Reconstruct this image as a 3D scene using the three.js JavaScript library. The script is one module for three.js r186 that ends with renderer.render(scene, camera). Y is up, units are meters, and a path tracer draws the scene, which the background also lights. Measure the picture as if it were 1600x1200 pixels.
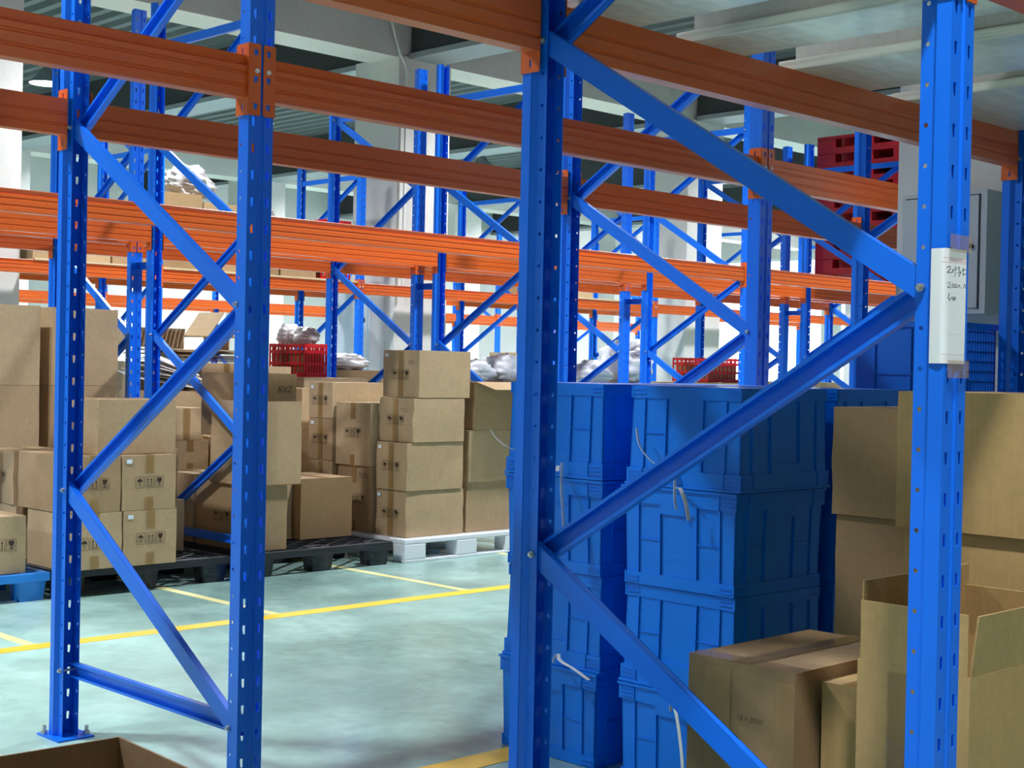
import * as THREE from 'three';
import { mergeGeometries } from 'three/addons/utils/BufferGeometryUtils.js';
import { RoundedBoxGeometry } from 'three/addons/geometries/RoundedBoxGeometry.js';
import { RectAreaLightUniformsLib } from 'three/addons/lights/RectAreaLightUniformsLib.js';

// World: x runs along the beams, y is up, -z runs along the depth of the rack uprights. W(a, b, h) = (a, h, -b).
const scene = new THREE.Scene();
const renderer = new THREE.WebGLRenderer({ antialias: true });
renderer.toneMapping = THREE.LinearToneMapping;
renderer.toneMappingExposure = 1.15;
renderer.shadowMap.enabled = true;
const W = (a, b, h) => new THREE.Vector3(a, h, -b);

// ---------------------------------------------------------------- camera
const EYE = 1.26;
const camera = new THREE.PerspectiveCamera(2 * Math.atan(600 / 2266.2) * 180 / Math.PI, 4 / 3, 0.05, 200);
{
  const yaw = 0.7932965, pitch = -0.0108216, roll = 0.0207873;
  const f = new THREE.Vector3(Math.cos(yaw) * Math.cos(pitch), Math.sin(pitch), -Math.sin(yaw) * Math.cos(pitch));
  const r0 = new THREE.Vector3(Math.sin(yaw), 0, Math.cos(yaw)), u0 = new THREE.Vector3().crossVectors(r0, f);
  const r = r0.clone().multiplyScalar(Math.cos(roll)).addScaledVector(u0, Math.sin(roll));
  const u = u0.clone().multiplyScalar(Math.cos(roll)).addScaledVector(r0, -Math.sin(roll));
  camera.position.set(0, EYE, 0);
  camera.quaternion.setFromRotationMatrix(new THREE.Matrix4().makeBasis(r, u, f.clone().negate()));
}
camera.updateMatrixWorld();

// ---------------------------------------------------------------- light
scene.background = new THREE.Color(0.6, 0.66, 0.72);
RectAreaLightUniformsLib.init();
const LAMP_H = 4.96;
const LAMP_CD = 95;
const LAMPS = [];                                   // [a, b] of each high-bay lamp, one line per aisle
for (const b of [5.75, 10.7, 15.3]) for (const a of [-3.6, 1.2, 6.9, 11.9, 16.9, 21.9]) LAMPS.push([a, b]);
LAMPS.push([9.2, 18.4], [12.9, 18.8], [18.4, 19.6], [20.95, 18.0], [15.95, 23.9]);
for (const a of [1.2, 6.9, 11.9, 16.9, 21.9, 27.5]) LAMPS.push([a, 20.9]);
LAMPS.push([1.1, 0.25]);
const WIN_LIGHT = 5;                                // daylight panes in the end wall

// ---------------------------------------------------------------- helpers
let seed = 7;
const rnd = () => { seed = (seed * 1664525 + 1013904223) >>> 0; return seed / 4294967296; };
const rr = (lo, hi) => lo + (hi - lo) * rnd();
const used = {};
const numbered = n => { const k = used[n] = (used[n] ?? -1) + 1; return k ? `${n}_${String(k).padStart(3, '0')}` : n; };
function tag(o, label, category, group, kind) {
  if (label) o.userData.label = label;
  if (category) o.userData.category = category;
  if (group) o.userData.group = group;
  if (kind) o.userData.kind = kind;
  return o;
}
function lit(o) { o.castShadow = o.receiveShadow = true; return o; }
function part(name, geo, mat, parent) { const m = lit(new THREE.Mesh(geo, mat)); m.name = name; parent.add(m); return m; }
function thing(name, label, category, pos, turn = 0, group) {
  const g = new THREE.Group(); g.name = numbered(name); g.position.copy(pos); g.rotation.y = turn; scene.add(g);
  return tag(g, label, category, group);
}
function solo(name, geo, mat, label, category, pos, turn = 0, group) {
  const m = lit(new THREE.Mesh(geo, mat)); m.name = numbered(name); m.position.copy(pos); m.rotation.y = turn; scene.add(m);
  return tag(m, label, category, group);
}
function struct(name, geo, mat, label, category) {
  const m = lit(new THREE.Mesh(geo, mat)); m.name = numbered(name); scene.add(m);
  return tag(m, label, category, null, 'structure');
}
function copyOf(o, pos, turn, label, group) {
  const c = o.clone(); c.name = numbered(o.name.replace(/_\d+$/, '')); c.position.copy(pos); c.rotation.y = turn; scene.add(c);
  c.userData = { ...o.userData, label }; if (group) c.userData.group = group;
  return c;
}
// box with uv in metres, corner to corner
function metreUV(g) {
  const p = g.attributes.position, n = g.attributes.normal, uv = g.attributes.uv;
  for (let i = 0; i < p.count; i++) {
    const x = Math.abs(n.getX(i)), y = Math.abs(n.getY(i)), z = Math.abs(n.getZ(i));
    if (x >= y && x >= z) uv.setXY(i, p.getZ(i), p.getY(i)); else if (y >= z) uv.setXY(i, p.getX(i), p.getZ(i)); else uv.setXY(i, p.getX(i), p.getY(i));
  }
  return g;
}
const bx = (w, h, d, x = 0, y = 0, z = 0) => metreUV(new THREE.BoxGeometry(w, h, d)).translate(x, y, z);
// box given in rack coordinates: a0..a1, b0..b1, h0..h1
const slab = (a0, a1, b0, b1, h0, h1) => bx(a1 - a0, h1 - h0, b1 - b0, (a0 + a1) / 2, (h0 + h1) / 2, -(b0 + b1) / 2);
const rbx = (w, h, d, x, y, z, r = 0.004, s = 1) => new RoundedBoxGeometry(w, h, d, s, Math.min(r, w / 2.1, h / 2.1, d / 2.1)).translate(x, y, z);
const merge = list => mergeGeometries(list.map(g => { const q = g.index ? g.toNonIndexed() : g; for (const k of Object.keys(q.attributes)) if (!['position', 'normal', 'uv'].includes(k)) q.deleteAttribute(k); return q; }));

// ---------------------------------------------------------------- textures
function hash(x, y, s) { let h = (x * 374761393 + y * 668265263 + s * 1442695041) | 0; h = Math.imul(h ^ (h >>> 13), 1274126177); return ((h ^ (h >>> 16)) >>> 0) / 4294967296; }
function vnoise(x, y, per, s) {
  const xi = Math.floor(x), yi = Math.floor(y), fx = x - xi, fy = y - yi, u = fx * fx * (3 - 2 * fx), v = fy * fy * (3 - 2 * fy);
  const m = k => ((k % per) + per) % per, q = (i, j) => hash(m(xi + i), m(yi + j), s);
  return (q(0, 0) * (1 - u) + q(1, 0) * u) * (1 - v) + (q(0, 1) * (1 - u) + q(1, 1) * u) * v;
}
function fbm(u, v, base, oct, s) { let t = 0, a = 0.5, n = 0, p = base; for (let i = 0; i < oct; i++) { t += a * vnoise(u * p, v * p, p, s + i); n += a; a *= 0.55; p *= 2; } return t / n; }
function dataTex(size, fn, srgb = true) {
  const d = new Uint8Array(size * size * 4);
  for (let j = 0; j < size; j++) for (let i = 0; i < size; i++) { const c = fn(i / size, j / size), k = (j * size + i) * 4; d[k] = c[0]; d[k + 1] = c[1]; d[k + 2] = c[2]; d[k + 3] = 255; }
  const t = new THREE.DataTexture(d, size, size); t.wrapS = t.wrapT = THREE.RepeatWrapping; t.magFilter = THREE.LinearFilter; t.minFilter = THREE.LinearMipmapLinearFilter; t.generateMipmaps = true;
  if (srgb) t.colorSpace = THREE.SRGBColorSpace; t.needsUpdate = true; return t;
}
const cl = v => Math.max(0, Math.min(255, v));
const floorTex = dataTex(1024, (u, v) => {
  const n = fbm(u, v, 5, 6, 3), m = fbm(u, v, 17, 4, 31), f = fbm(u, v, 128, 2, 57);
  const k = 1 + (n - 0.5) * 0.46 + (m - 0.5) * 0.26 + (f - 0.5) * 0.12;
  const w = Math.max(0, fbm(u, v, 9, 4, 77) - 0.58) * 110;
  return [cl(150 * k + w), cl(187 * k + w * 0.9), cl(177 * k + w * 0.9)];
});
floorTex.repeat.set(1 / 6, 1 / 6);
const floorRough = dataTex(512, (u, v) => { const k = 70 + (fbm(u, v, 6, 5, 91) - 0.5) * 110; return [k, k, k].map(cl); }, false);
floorRough.repeat.set(1 / 6, 1 / 6);
const cardTex = dataTex(512, (u, v) => {
  const k = 1 + (fbm(u, v, 4, 4, 11) - 0.5) * 0.13 + (fbm(u, v, 64, 2, 21) - 0.5) * 0.06 + (vnoise(u * 256, v * 8, 256, 41) - 0.5) * 0.035;
  return [cl(226 * k), cl(222 * k), cl(216 * k)];
});
const wallTex = dataTex(512, (u, v) => { const k = 1 + (fbm(u, v, 4, 5, 5) - 0.5) * 0.09 + (fbm(u, v, 90, 2, 15) - 0.5) * 0.03; return [cl(236 * k), cl(235 * k), cl(232 * k)]; });
wallTex.repeat.set(1 / 3, 1 / 3);
const deckTex = dataTex(512, (u, v) => { const k = 1 + (fbm(u, v, 3, 5, 105) - 0.5) * 0.28 + (vnoise(u * 6, v * 60, 60, 115) - 0.5) * 0.10; return [cl(238 * k), cl(238 * k), cl(222 * k)]; });
const scuffTex = dataTex(512, (u, v) => { const k = 1 + Math.max(0, fbm(u, v, 12, 4, 205) - 0.55) * 2.6 + (fbm(u, v, 4, 3, 215) - 0.5) * 0.3; return [cl(120 * k), cl(122 * k), cl(128 * k)]; });
const boardTex = dataTex(256, (u, v) => { const k = 1 + (fbm(u, v, 4, 4, 305) - 0.5) * 0.2 + (vnoise(u * 3, v * 90, 90, 315) - 0.5) * 0.18; return [cl(214 * k), cl(190 * k), cl(150 * k)]; });

// ---------------------------------------------------------------- materials
const M = {};
const std = (o) => new THREE.MeshPhysicalMaterial(o);
M.blue = std({ color: '#0e72ee', roughness: 0.34, specularIntensity: 0.7, clearcoat: 0.15, clearcoatRoughness: 0.25, side: THREE.DoubleSide });
M.orange = std({ color: '#d86020', roughness: 0.34, clearcoat: 0.25, clearcoatRoughness: 0.22, side: THREE.DoubleSide });
M.zinc = std({ color: '#c9c8c0', roughness: 0.32, metalness: 0.85 });
M.floor = std({ map: floorTex, roughness: 1, roughnessMap: floorRough, clearcoat: 0.25, clearcoatRoughness: 0.2 });
M.wall = std({ map: wallTex, color: '#f4f4f2', roughness: 0.85 });
M.concrete = std({ map: wallTex, color: '#e2dfda', roughness: 0.85 });
M.girder = std({ color: '#3a3c3b', roughness: 0.7 });
M.flange = std({ color: '#8f9394', roughness: 0.6 });
M.ceiling = std({ color: '#565c5b', roughness: 0.6, metalness: 0.1, side: THREE.DoubleSide });
M.yellow = std({ color: '#f6c230', roughness: 0.5 });
M.paleYellow = std({ color: '#e3dc9a', roughness: 0.5 });
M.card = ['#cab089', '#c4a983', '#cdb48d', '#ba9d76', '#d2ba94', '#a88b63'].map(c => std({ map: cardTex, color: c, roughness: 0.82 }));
M.wrapped = std({ map: cardTex, color: '#efeeea', roughness: 0.5 });
M.cardYellow = std({ map: cardTex, color: '#cdab70', roughness: 0.75 });
M.cardInside = std({ map: cardTex, color: '#9f7a4e', roughness: 0.88 });
M.tape = std({ color: '#a98448', roughness: 0.22, clearcoat: 0.5, transparent: true, opacity: 0.36 });
M.tapeYellow = std({ color: '#c99b21', roughness: 0.25, clearcoat: 0.5 });
M.clearTape = std({ color: '#b89a6c', roughness: 0.12, clearcoat: 0.6, transparent: true, opacity: 0.3 });
M.sticker = std({ color: '#d9e8f0', roughness: 0.6 });
M.crate = std({ color: '#0078e6', roughness: 0.34, specularIntensity: 0.6, clearcoat: 0.12, clearcoatRoughness: 0.15, side: THREE.DoubleSide });
M.basket = std({ color: '#0a6cd6', roughness: 0.35, side: THREE.DoubleSide });
M.red = std({ color: '#a80f1c', roughness: 0.42, side: THREE.DoubleSide });
M.redBright = std({ color: '#cf1c22', roughness: 0.42, side: THREE.DoubleSide });
M.strap = std({ color: '#e6e6df', roughness: 0.5, side: THREE.DoubleSide });
M.blackPlastic = std({ map: scuffTex, color: '#4a4c50', roughness: 0.45 });
M.whitePlastic = std({ color: '#e4e8ec', roughness: 0.38 });
M.bluePallet = std({ color: '#1d82d8', roughness: 0.4 });
M.deck = std({ map: deckTex, color: '#ffffff', roughness: 0.28, clearcoat: 0.4, clearcoatRoughness: 0.12 });
M.cabinet = std({ color: '#b9bebf', roughness: 0.45 });
M.cabinetWhite = std({ color: '#dfe3e6', roughness: 0.4 });
M.dark = std({ color: '#1c1d1f', roughness: 0.6 });
M.shade = std({ color: '#b4b8ba', roughness: 0.4, metalness: 0.5, side: THREE.DoubleSide });
M.glow = std({ color: '#ffffff', emissive: '#f3f8ff', emissiveIntensity: 6, roughness: 0.6 });
M.pane = std({ color: '#ffffff', emissive: '#eef5ff', emissiveIntensity: 1.6, roughness: 0.5 });
M.pipe = std({ color: '#a9adae', roughness: 0.5 });
M.conduit = std({ color: '#d9d7cf', roughness: 0.6 });
M.film = std({ color: '#e4e7ea', roughness: 0.22, clearcoat: 0.6, side: THREE.DoubleSide });
M.bagGrey = std({ color: '#bdb9b4', roughness: 0.35, clearcoat: 0.3, side: THREE.DoubleSide });
M.bagWhite = std({ color: '#e3e2de', roughness: 0.4, side: THREE.DoubleSide });
M.sheetWhite = std({ color: '#e9e9e6', roughness: 0.7, side: THREE.DoubleSide });
M.board = std({ map: boardTex, roughness: 0.7 });

// ================================================================ THE SETTING
const HALL = { a0: -9, a1: 33, b0: -5, b1: 26.5, h: 5.25 };
struct('floor', slab(HALL.a0, HALL.a1, HALL.b0, HALL.b1, -0.2, 0), M.floor, 'pale green epoxy-coated concrete floor with cloudy streaks', 'floor');
const WALLS = [['wall_far', [HALL.a0, HALL.a1, HALL.b1, HALL.b1 + 0.25], 'white plastered far wall behind the last rack row'],
  ['wall_left', [HALL.a0 - 0.25, HALL.a0, HALL.b0 - 0.25, HALL.b1 + 0.25], 'white side wall beyond the picture on the aisle end'],
  ['wall_near', [HALL.a0, HALL.a1, HALL.b0 - 0.25, HALL.b0], 'white wall behind the place of the camera']];
for (const [n, [a0, a1, b0, b1], l] of WALLS) struct(n, slab(a0, a1, b0, b1, -0.2, 5.6), M.wall, l, 'wall');
// end wall with its row of tall windows
{
  const wins = []; for (let b = 9.2; b < 26; b += 4.2) wins.push([b, b + 3.7]);
  const H0 = 0.35, H1 = 4.4, a0 = HALL.a1, a1 = HALL.a1 + 0.25;
  const piers = [slab(a0, a1, HALL.b0 - 0.25, HALL.b1 + 0.25, -0.2, H0), slab(a0, a1, HALL.b0 - 0.25, HALL.b1 + 0.25, H1, 5.6)];
  let last = HALL.b0 - 0.25; for (const [b, e] of wins) { piers.push(slab(a0, a1, last, b, H0, H1)); last = e; } piers.push(slab(a0, a1, last, HALL.b1 + 0.25, H0, H1));
  struct('wall_right', merge(piers), M.wall, 'white end wall with tall bright windows at the far end', 'wall');
  wins.forEach(([b, e], i) => {
    const w = new THREE.Group(); w.name = 'window_' + (i + 1); scene.add(w); tag(w, `tall frosted daylight window in the end wall, number ${['one', 'two', 'three', 'four', 'five'][i]} from the near side`, 'window', 'end wall windows', 'structure');
    part('window_frame', merge([slab(a0 + 0.05, a0 + 0.13, b, b + 0.06, H0, H1), slab(a0 + 0.05, a0 + 0.13, e - 0.06, e, H0, H1), slab(a0 + 0.05, a0 + 0.13, b, e, H0, H0 + 0.06), slab(a0 + 0.05, a0 + 0.13, b, e, H1 - 0.06, H1), slab(a0 + 0.05, a0 + 0.13, (b + e) / 2 - 0.03, (b + e) / 2 + 0.03, H0, H1)]), M.whitePlastic, w);
    part('pane', slab(a0 + 0.08, a0 + 0.1, b + 0.06, (b + e) / 2 - 0.03, H0 + 0.06, H1 - 0.06), M.pane, w);
    part('pane', slab(a0 + 0.08, a0 + 0.1, (b + e) / 2 + 0.03, e - 0.06, H0 + 0.06, H1 - 0.06), M.pane, w);
    const L = new THREE.RectAreaLight('#eef5ff', WIN_LIGHT, e - b - 0.2, H1 - H0 - 0.2); L.position.copy(W(a0 - 0.02, (b + e) / 2, (H0 + H1) / 2)); L.lookAt(W(0, (b + e) / 2, (H0 + H1) / 2)); scene.add(L);
  });
}
// ribbed metal deck of the ceiling: ribs run along the depth, one every quarter metre
{
  const s = new THREE.Shape(); const y = HALL.h; s.moveTo(HALL.a0, y);
  for (let a = HALL.a0; a < HALL.a1 - 0.01; a += 0.25) { s.lineTo(a + 0.1, y); s.lineTo(a + 0.14, y + 0.07); s.lineTo(a + 0.21, y + 0.07); s.lineTo(a + 0.25, y); }
  s.lineTo(HALL.a1, y + 0.3); s.lineTo(HALL.a0, y + 0.3); s.closePath();
  const g = new THREE.ExtrudeGeometry(s, { depth: HALL.b1 - HALL.b0, bevelEnabled: false }); g.translate(0, 0, -HALL.b1);
  struct('ceiling', g, M.ceiling, 'ribbed grey metal deck ceiling above the racks', 'ceiling');
}
// columns, beams along the racks (pale) and girders across them (dark, with a pale lower flange)
const COLS = [];
for (const a of [5.08, 10.1, 15.1, 20.1, 25.1]) for (const b of [12.1, 22.2]) COLS.push([a, a + 0.75, b, b + 0.75]);
COLS.push([5.15, 5.9, 2.47, 3.06], [15.1, 15.85, 2.3, 3.05], [-4.9, -4.15, 12.1, 12.85]);
COLS.forEach(([a0, a1, b0, b1], i) => {
  const names = { 0: 'white square column at the photo\'s left edge behind the racks', 2: 'white square column with a white cabinet and a conduit', 4: 'white square column right of the middle, between far racks', 10: 'white square column carrying the grey electrical cabinet' };
  struct('column', slab(a0, a1, b0, b1, 0, 4.62), M.concrete, names[i] ?? `white square column far back in the hall, one of the plain row (${['second', 'third', 'fourth', 'fifth', 'sixth', 'seventh', 'eighth', 'ninth'][i % 8]})`, 'column');
});
for (const [b, l] of [[12.12, 'long pale concrete beam under the ceiling above the second aisle'], [22.22, 'long pale concrete beam under the ceiling near the far wall'], [2.5, 'long pale concrete beam under the ceiling above the near racks']])
  struct('beam', slab(HALL.a0, HALL.a1, b, b + 0.5, 4.6, HALL.h), M.concrete, l, 'beam');
[5.25, 10.27, 15.27, 20.27, 25.27].forEach((a, i) => {
  const pieces = [[3.02, 12.1], [12.64, 22.2], [22.74, HALL.b1]];
  pieces.forEach(([b0, b1], k) => {
    const g = new THREE.Group(); g.name = numbered('beam_girder'); scene.add(g);
    tag(g, `dark grey cross girder with pale lower flange, ${['first', 'second', 'third', 'fourth', 'fifth'][i]} line, ${['near', 'middle', 'far'][k]} span`, 'girder', 'cross girders', 'structure');
    part('web', slab(a, a + 0.4, b0, b1, 4.66, HALL.h), M.girder, g);
    part('flange', slab(a - 0.03, a + 0.43, b0, b1, 4.6, 4.66), M.flange, g);
  });
});
// sprinkler pipe along the far wall and conduit on the cabinet column
{
  const t = new THREE.TubeGeometry(new THREE.LineCurve3(W(HALL.a0 + 0.1, 26.2, 3.75), W(HALL.a1 - 0.1, 26.2, 3.75)), 2, 0.045, 8);
  const p = thing('sprinkler_pipe', 'long grey pipe running along the far wall on brackets', 'pipe', W(0, 0, 0));
  part('pipe', t, M.pipe, p);
  for (let a = 6; a < 30; a += 3) part('bracket', slab(a, a + 0.06, 26.15, 26.49, 3.66, 3.72), M.pipe, p);
  const c = thing('cable_conduit', 'pale cable conduit running down the white column to its cabinet', 'conduit', W(0, 0, 0));
  const pts = [W(9.9, 12.06, 5.2), W(9.92, 12.06, 5.05), W(9.99, 12.06, 4.85), W(10.08, 12.06, 4.62), W(10.16, 12.06, 4.5), W(10.17, 12.06, 4.2), W(10.17, 12.06, 3.2), W(10.17, 12.06, 2.0)];
  part('conduit', new THREE.TubeGeometry(new THREE.CatmullRomCurve3(pts, false, 'centripetal'), 60, 0.014, 6), M.conduit, c);
  for (const h of [4.0, 3.3, 2.6]) part('clip', slab(10.145, 10.195, 12.04, 12.1, h, h + 0.02), M.pipe, c);
}
// floor markings
const markings = [[-8, 30, 5.9, 6.0, M.yellow, 'long yellow painted floor line along the far side of the aisle'], [-8, 30, 3.3, 3.42, M.yellow, 'long yellow painted floor line along the near racks'],
  [2.945, 3.0, 6.0, 8.4, M.paleYellow, 'pale yellow bay line at the photo\'s left edge'], [4.245, 4.3, 6.0, 8.4, M.paleYellow, 'pale yellow bay line leading to the black pallet under the taped cartons'], [5.545, 5.6, 6.0, 8.4, M.paleYellow, 'pale yellow bay line leading to the black lattice pallet'],
  [6.845, 6.9, 6.0, 8.4, M.paleYellow, 'pale yellow bay line leading to the white pallet']];
for (const [a0, a1, b0, b1, m, l] of markings) solo('floor_line', slab(a0, a1, b0, b1, 0, 0.0015), m, l, 'floor marking', W(0, 0, 0));

// ================================================================ PALLET RACKS
const PITCH = 0.075, POST_H = 3.5;
// ---- upright: folded sheet, 82 mm front, 56 mm back, 66 mm deep, real slots and holes. Front looks to +z, origin at the floor.
function plate(width, holes, t = 0.002) {
  const s = new THREE.Shape(); s.moveTo(0, 0); s.lineTo(width, 0); s.lineTo(width, POST_H); s.lineTo(0, POST_H); s.closePath();
  for (const pts of holes) s.holes.push(new THREE.Path(pts.map(p => new THREE.Vector2(...p))));
  return new THREE.ExtrudeGeometry(s, { depth: t, bevelEnabled: false });
}
function along(g, x0, z0, x1, z1) {   // stand a plate on the floor between two points of the profile
  g.rotateY(-Math.atan2(z1 - z0, x1 - x0)); g.translate(x0, 0, z0); return g;
}
const uprightGeo = (() => {
  const slots = (c, w = 0.0095, h = 0.026) => { const o = []; for (let y = 0.06; y < POST_H - 0.04; y += PITCH) o.push([[c - w / 2, y], [c - w / 2 + 0.002, y - h / 2 + 0.002], [c, y - h / 2], [c + w / 2, y - h / 2 + 0.003], [c + w / 2, y + h / 2], [c - w / 2, y + h / 2]]); return o; };
  const rounds = c => { const o = []; for (let y = PITCH; y < POST_H - 0.04; y += PITCH) { const q = []; for (let k = 0; k < 8; k++) q.push([c + 0.0048 * Math.cos(-k * Math.PI / 4), y + 0.0048 * Math.sin(-k * Math.PI / 4)]); o.push(q); } return o; };
  const F = 0.033, B = -0.033, o = [];
  const seg = (x0, z0, x1, z1, holes = []) => o.push(along(plate(Math.hypot(x1 - x0, z1 - z0), holes), x0, z0, x1, z1));
  seg(-0.041, F, -0.010, F, slots(0.0165)); seg(0.010, F, 0.041, F, slots(0.0145));
  seg(-0.010, F, -0.006, F - 0.005); seg(-0.006, F - 0.005, 0.006, F - 0.005); seg(0.006, F - 0.005, 0.010, F);
  for (const s of [-1, 1]) { seg(s * 0.041, F, s * 0.041, 0.005); seg(s * 0.041, 0.005, s * 0.028, -0.006); seg(s * 0.028, -0.006, s * 0.028, B, rounds(0.014)); }
  return merge(o);
})();
const basePlateGeo = bx(0.13, 0.006, 0.15, 0, 0.003, 0);
const anchorGeo = merge([new THREE.CylinderGeometry(0.011, 0.011, 0.012, 6).translate(0, 0.012, 0), new THREE.CylinderGeometry(0.006, 0.006, 0.03, 8).translate(0, 0.02, 0)]);
const boltGeo = merge([new THREE.CylinderGeometry(0.0085, 0.0085, 0.008, 6).rotateZ(Math.PI / 2).translate(-0.033, 0, 0), new THREE.CylinderGeometry(0.005, 0.005, 0.008, 8).rotateZ(Math.PI / 2).translate(-0.039, 0, 0), new THREE.CylinderGeometry(0.004, 0.004, 0.06, 8).rotateZ(Math.PI / 2), new THREE.CylinderGeometry(0.0085, 0.0085, 0.008, 6).rotateZ(Math.PI / 2).translate(0.033, 0, 0)]);
const FRAME_D = 1.033, BOLT = 0.02;      // between upright centres; bolt line behind the centre of an upright
function braceGeo(z0, y0, z1, y1, open) {   // channel in the plane of the frame; open: hollow side looks to -x
  const L = Math.hypot(z1 - z0, y1 - y0) + 0.03, w = 0.05, d = 0.021, t = 0.0022, x = open ? 0.012 : -0.012, s = open ? 1 : -1;
  const g = merge([bx(t, w, L, x + s * (d / 2 - t / 2), 0, 0), bx(d, t, L, x, w / 2 - t / 2, 0), bx(d, t, L, x, -w / 2 + t / 2, 0), bx(t, 0.008, L, x - s * (d / 2 - t / 2), w / 2 - 0.004, 0), bx(t, 0.008, L, x - s * (d / 2 - t / 2), -w / 2 + 0.004, 0)]);
  g.rotateX(-Math.atan2(y1 - y0, z1 - z0)); g.translate(0, (y0 + y1) / 2, (z0 + z1) / 2); return g;
}
function makeFrame(mirror, pos, label, group) {
  const f = thing('rack_upright', label, 'rack upright', pos, 0, group);
  for (const rear of [0, 1]) {
    const u = part('post', uprightGeo, M.blue, f); u.position.z = rear ? -FRAME_D : 0; u.rotation.y = rear ? Math.PI : 0;
    part('base_plate', basePlateGeo, M.blue, u);
    for (const s of [-1, 1]) { const q = part('anchor_bolt', anchorGeo, M.zinc, u); q.position.set(s * 0.053, 0, s * 0.045); }
  }
  const zf = -BOLT, zr = -FRAME_D + BOLT, H = 0.225;
  const nodes = []; for (let k = 0; k < 6; k++) nodes.push([(k % 2 === 0) !== mirror ? zf : zr, H + 0.6 * k]);
  const add = (p, q, open) => part('brace', braceGeo(p[0], p[1], q[0], q[1], open), M.blue, f);
  for (let k = 0; k < 5; k++) { const [p, q] = nodes[k][0] === zf ? [nodes[k], nodes[k + 1]] : [nodes[k + 1], nodes[k]]; add(q, p, p[1] > q[1]); }
  add([zr, H], [zf, H], true); add([zr, 3.225], [zf, 3.225], false);
  const spots = new Map(); for (const [z, y] of [...nodes, [zf, H], [zr, H], [zf, 3.225], [zr, 3.225]]) spots.set(z.toFixed(3) + y.toFixed(3), [z, y]);
  for (const [z, y] of spots.values()) { const q = part('bolt', boltGeo, M.zinc, f); q.position.set(0, y, z); }
  return f;
}
// ---- beam: front looks to +z, origin midway between its two uprights on the floor line of their centres
const BEAM_LO = 2.0, BEAM_HI = 2.118, BR_LO = 1.952, BR_HI = 2.152;
const beamGeoCache = {};
function beamGeo(span) {
  const s = new THREE.Shape(), h = BEAM_HI - BEAM_LO;   // profile: z as x, y as y; two long grooves in the front
  const P = [[0, 0], [0.046, 0], [0.05, 0.004], [0.05, 0.026], [0.0455, 0.030], [0.0455, 0.034], [0.05, 0.038], [0.05, 0.062], [0.0455, 0.066], [0.0455, 0.070], [0.05, 0.074], [0.05, h - 0.03], [0.038, h - 0.026], [0.0475, h - 0.003], [0.046, h], [0, h], [0, 0.074], [0.0045, 0.070], [0.0045, 0.066], [0, 0.062], [0, 0.038], [0.0045, 0.034], [0.0045, 0.030], [0, 0.026]];
  P.forEach(([x, y], i) => i ? s.lineTo(x, y) : s.moveTo(x, y)); s.closePath();
  const L = span - 0.092, g = new THREE.ExtrudeGeometry(s, { depth: L, bevelEnabled: false });
  g.translate(0, 0, -L / 2); g.rotateY(-Math.PI / 2);       // profile x -> z, length -> x
  g.translate(0, BEAM_LO, -0.022); return g;
}
const connectorGeo = (() => {      // right-hand end of a beam: side plate against the upright, front plate over half its face, three hook holes
  const H = BR_HI - BR_LO, s = new THREE.Shape(); s.moveTo(0, 0.004); s.lineTo(0.004, 0); s.lineTo(0.036, 0); s.lineTo(0.04, 0.004); s.lineTo(0.04, H - 0.004); s.lineTo(0.036, H); s.lineTo(0.004, H); s.lineTo(0, H - 0.004); s.closePath();
  for (const y of [0.025, 0.1, 0.175]) { const p = new THREE.Path(); p.moveTo(0.018, y - 0.009); p.lineTo(0.0205, y - 0.009); p.lineTo(0.029, y - 0.006); p.lineTo(0.031, y + 0.009); p.lineTo(0.016, y + 0.009); p.closePath(); s.holes.push(p); }
  const face = new THREE.ExtrudeGeometry(s, { depth: 0.003, bevelEnabled: false }).translate(-0.0445, BR_LO, 0.0355);
  const q = new THREE.Shape(); q.moveTo(0, 0); q.lineTo(0.06, 0); q.lineTo(0.06, H); q.lineTo(0.006, H); q.lineTo(0, H - 0.006); q.closePath();
  for (const y of [0.022, 0.178]) { const p = new THREE.Path(); p.moveTo(0.026, y - 0.009); p.lineTo(0.033, y - 0.009); p.lineTo(0.033, y + 0.009); p.lineTo(0.026, y + 0.009); p.closePath(); q.holes.push(p); }
  const side = new THREE.ExtrudeGeometry(q, { depth: 0.003, bevelEnabled: false }); side.rotateY(-Math.PI / 2); side.translate(-0.0425, BR_LO, -0.0225);
  return merge([face, side]);
})();
const connectorGeoL = (() => { const g = connectorGeo.clone().scale(-1, 1, 1); const p = g.attributes; for (const k of ['position', 'normal', 'uv']) { const a = p[k], n = a.itemSize; for (let i = 0; i < a.count; i += 3) for (let j = 0; j < n; j++) { const t = a.array[(i + 1) * n + j]; a.array[(i + 1) * n + j] = a.array[(i + 2) * n + j]; a.array[(i + 2) * n + j] = t; } } return g; })();
const pinGeo = new THREE.CylinderGeometry(0.0065, 0.0065, 0.006, 10).rotateX(Math.PI / 2);
function makeBeam(span, pos, turn, label, group) {
  const key = span.toFixed(3); beamGeoCache[key] ??= beamGeo(span);
  const o = thing('rack_beam', label, 'rack beam', pos, turn, group); o.userData.kind = 'thing';
  part('beam_bar', beamGeoCache[key], M.orange, o);
  for (const s of [-1, 1]) {
    const c = part('connector', s > 0 ? connectorGeo : connectorGeoL, M.orange, o); c.position.x = s * span / 2;
    const p = part('locking_pin', pinGeo, M.strap, c); p.position.set(-s * 0.0195, (BR_LO + BR_HI) / 2 + 0.024, 0.041);
  }
  return o;
}
const ORD = ['first', 'second', 'third', 'fourth', 'fifth', 'sixth', 'seventh', 'eighth', 'ninth', 'tenth'];
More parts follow.
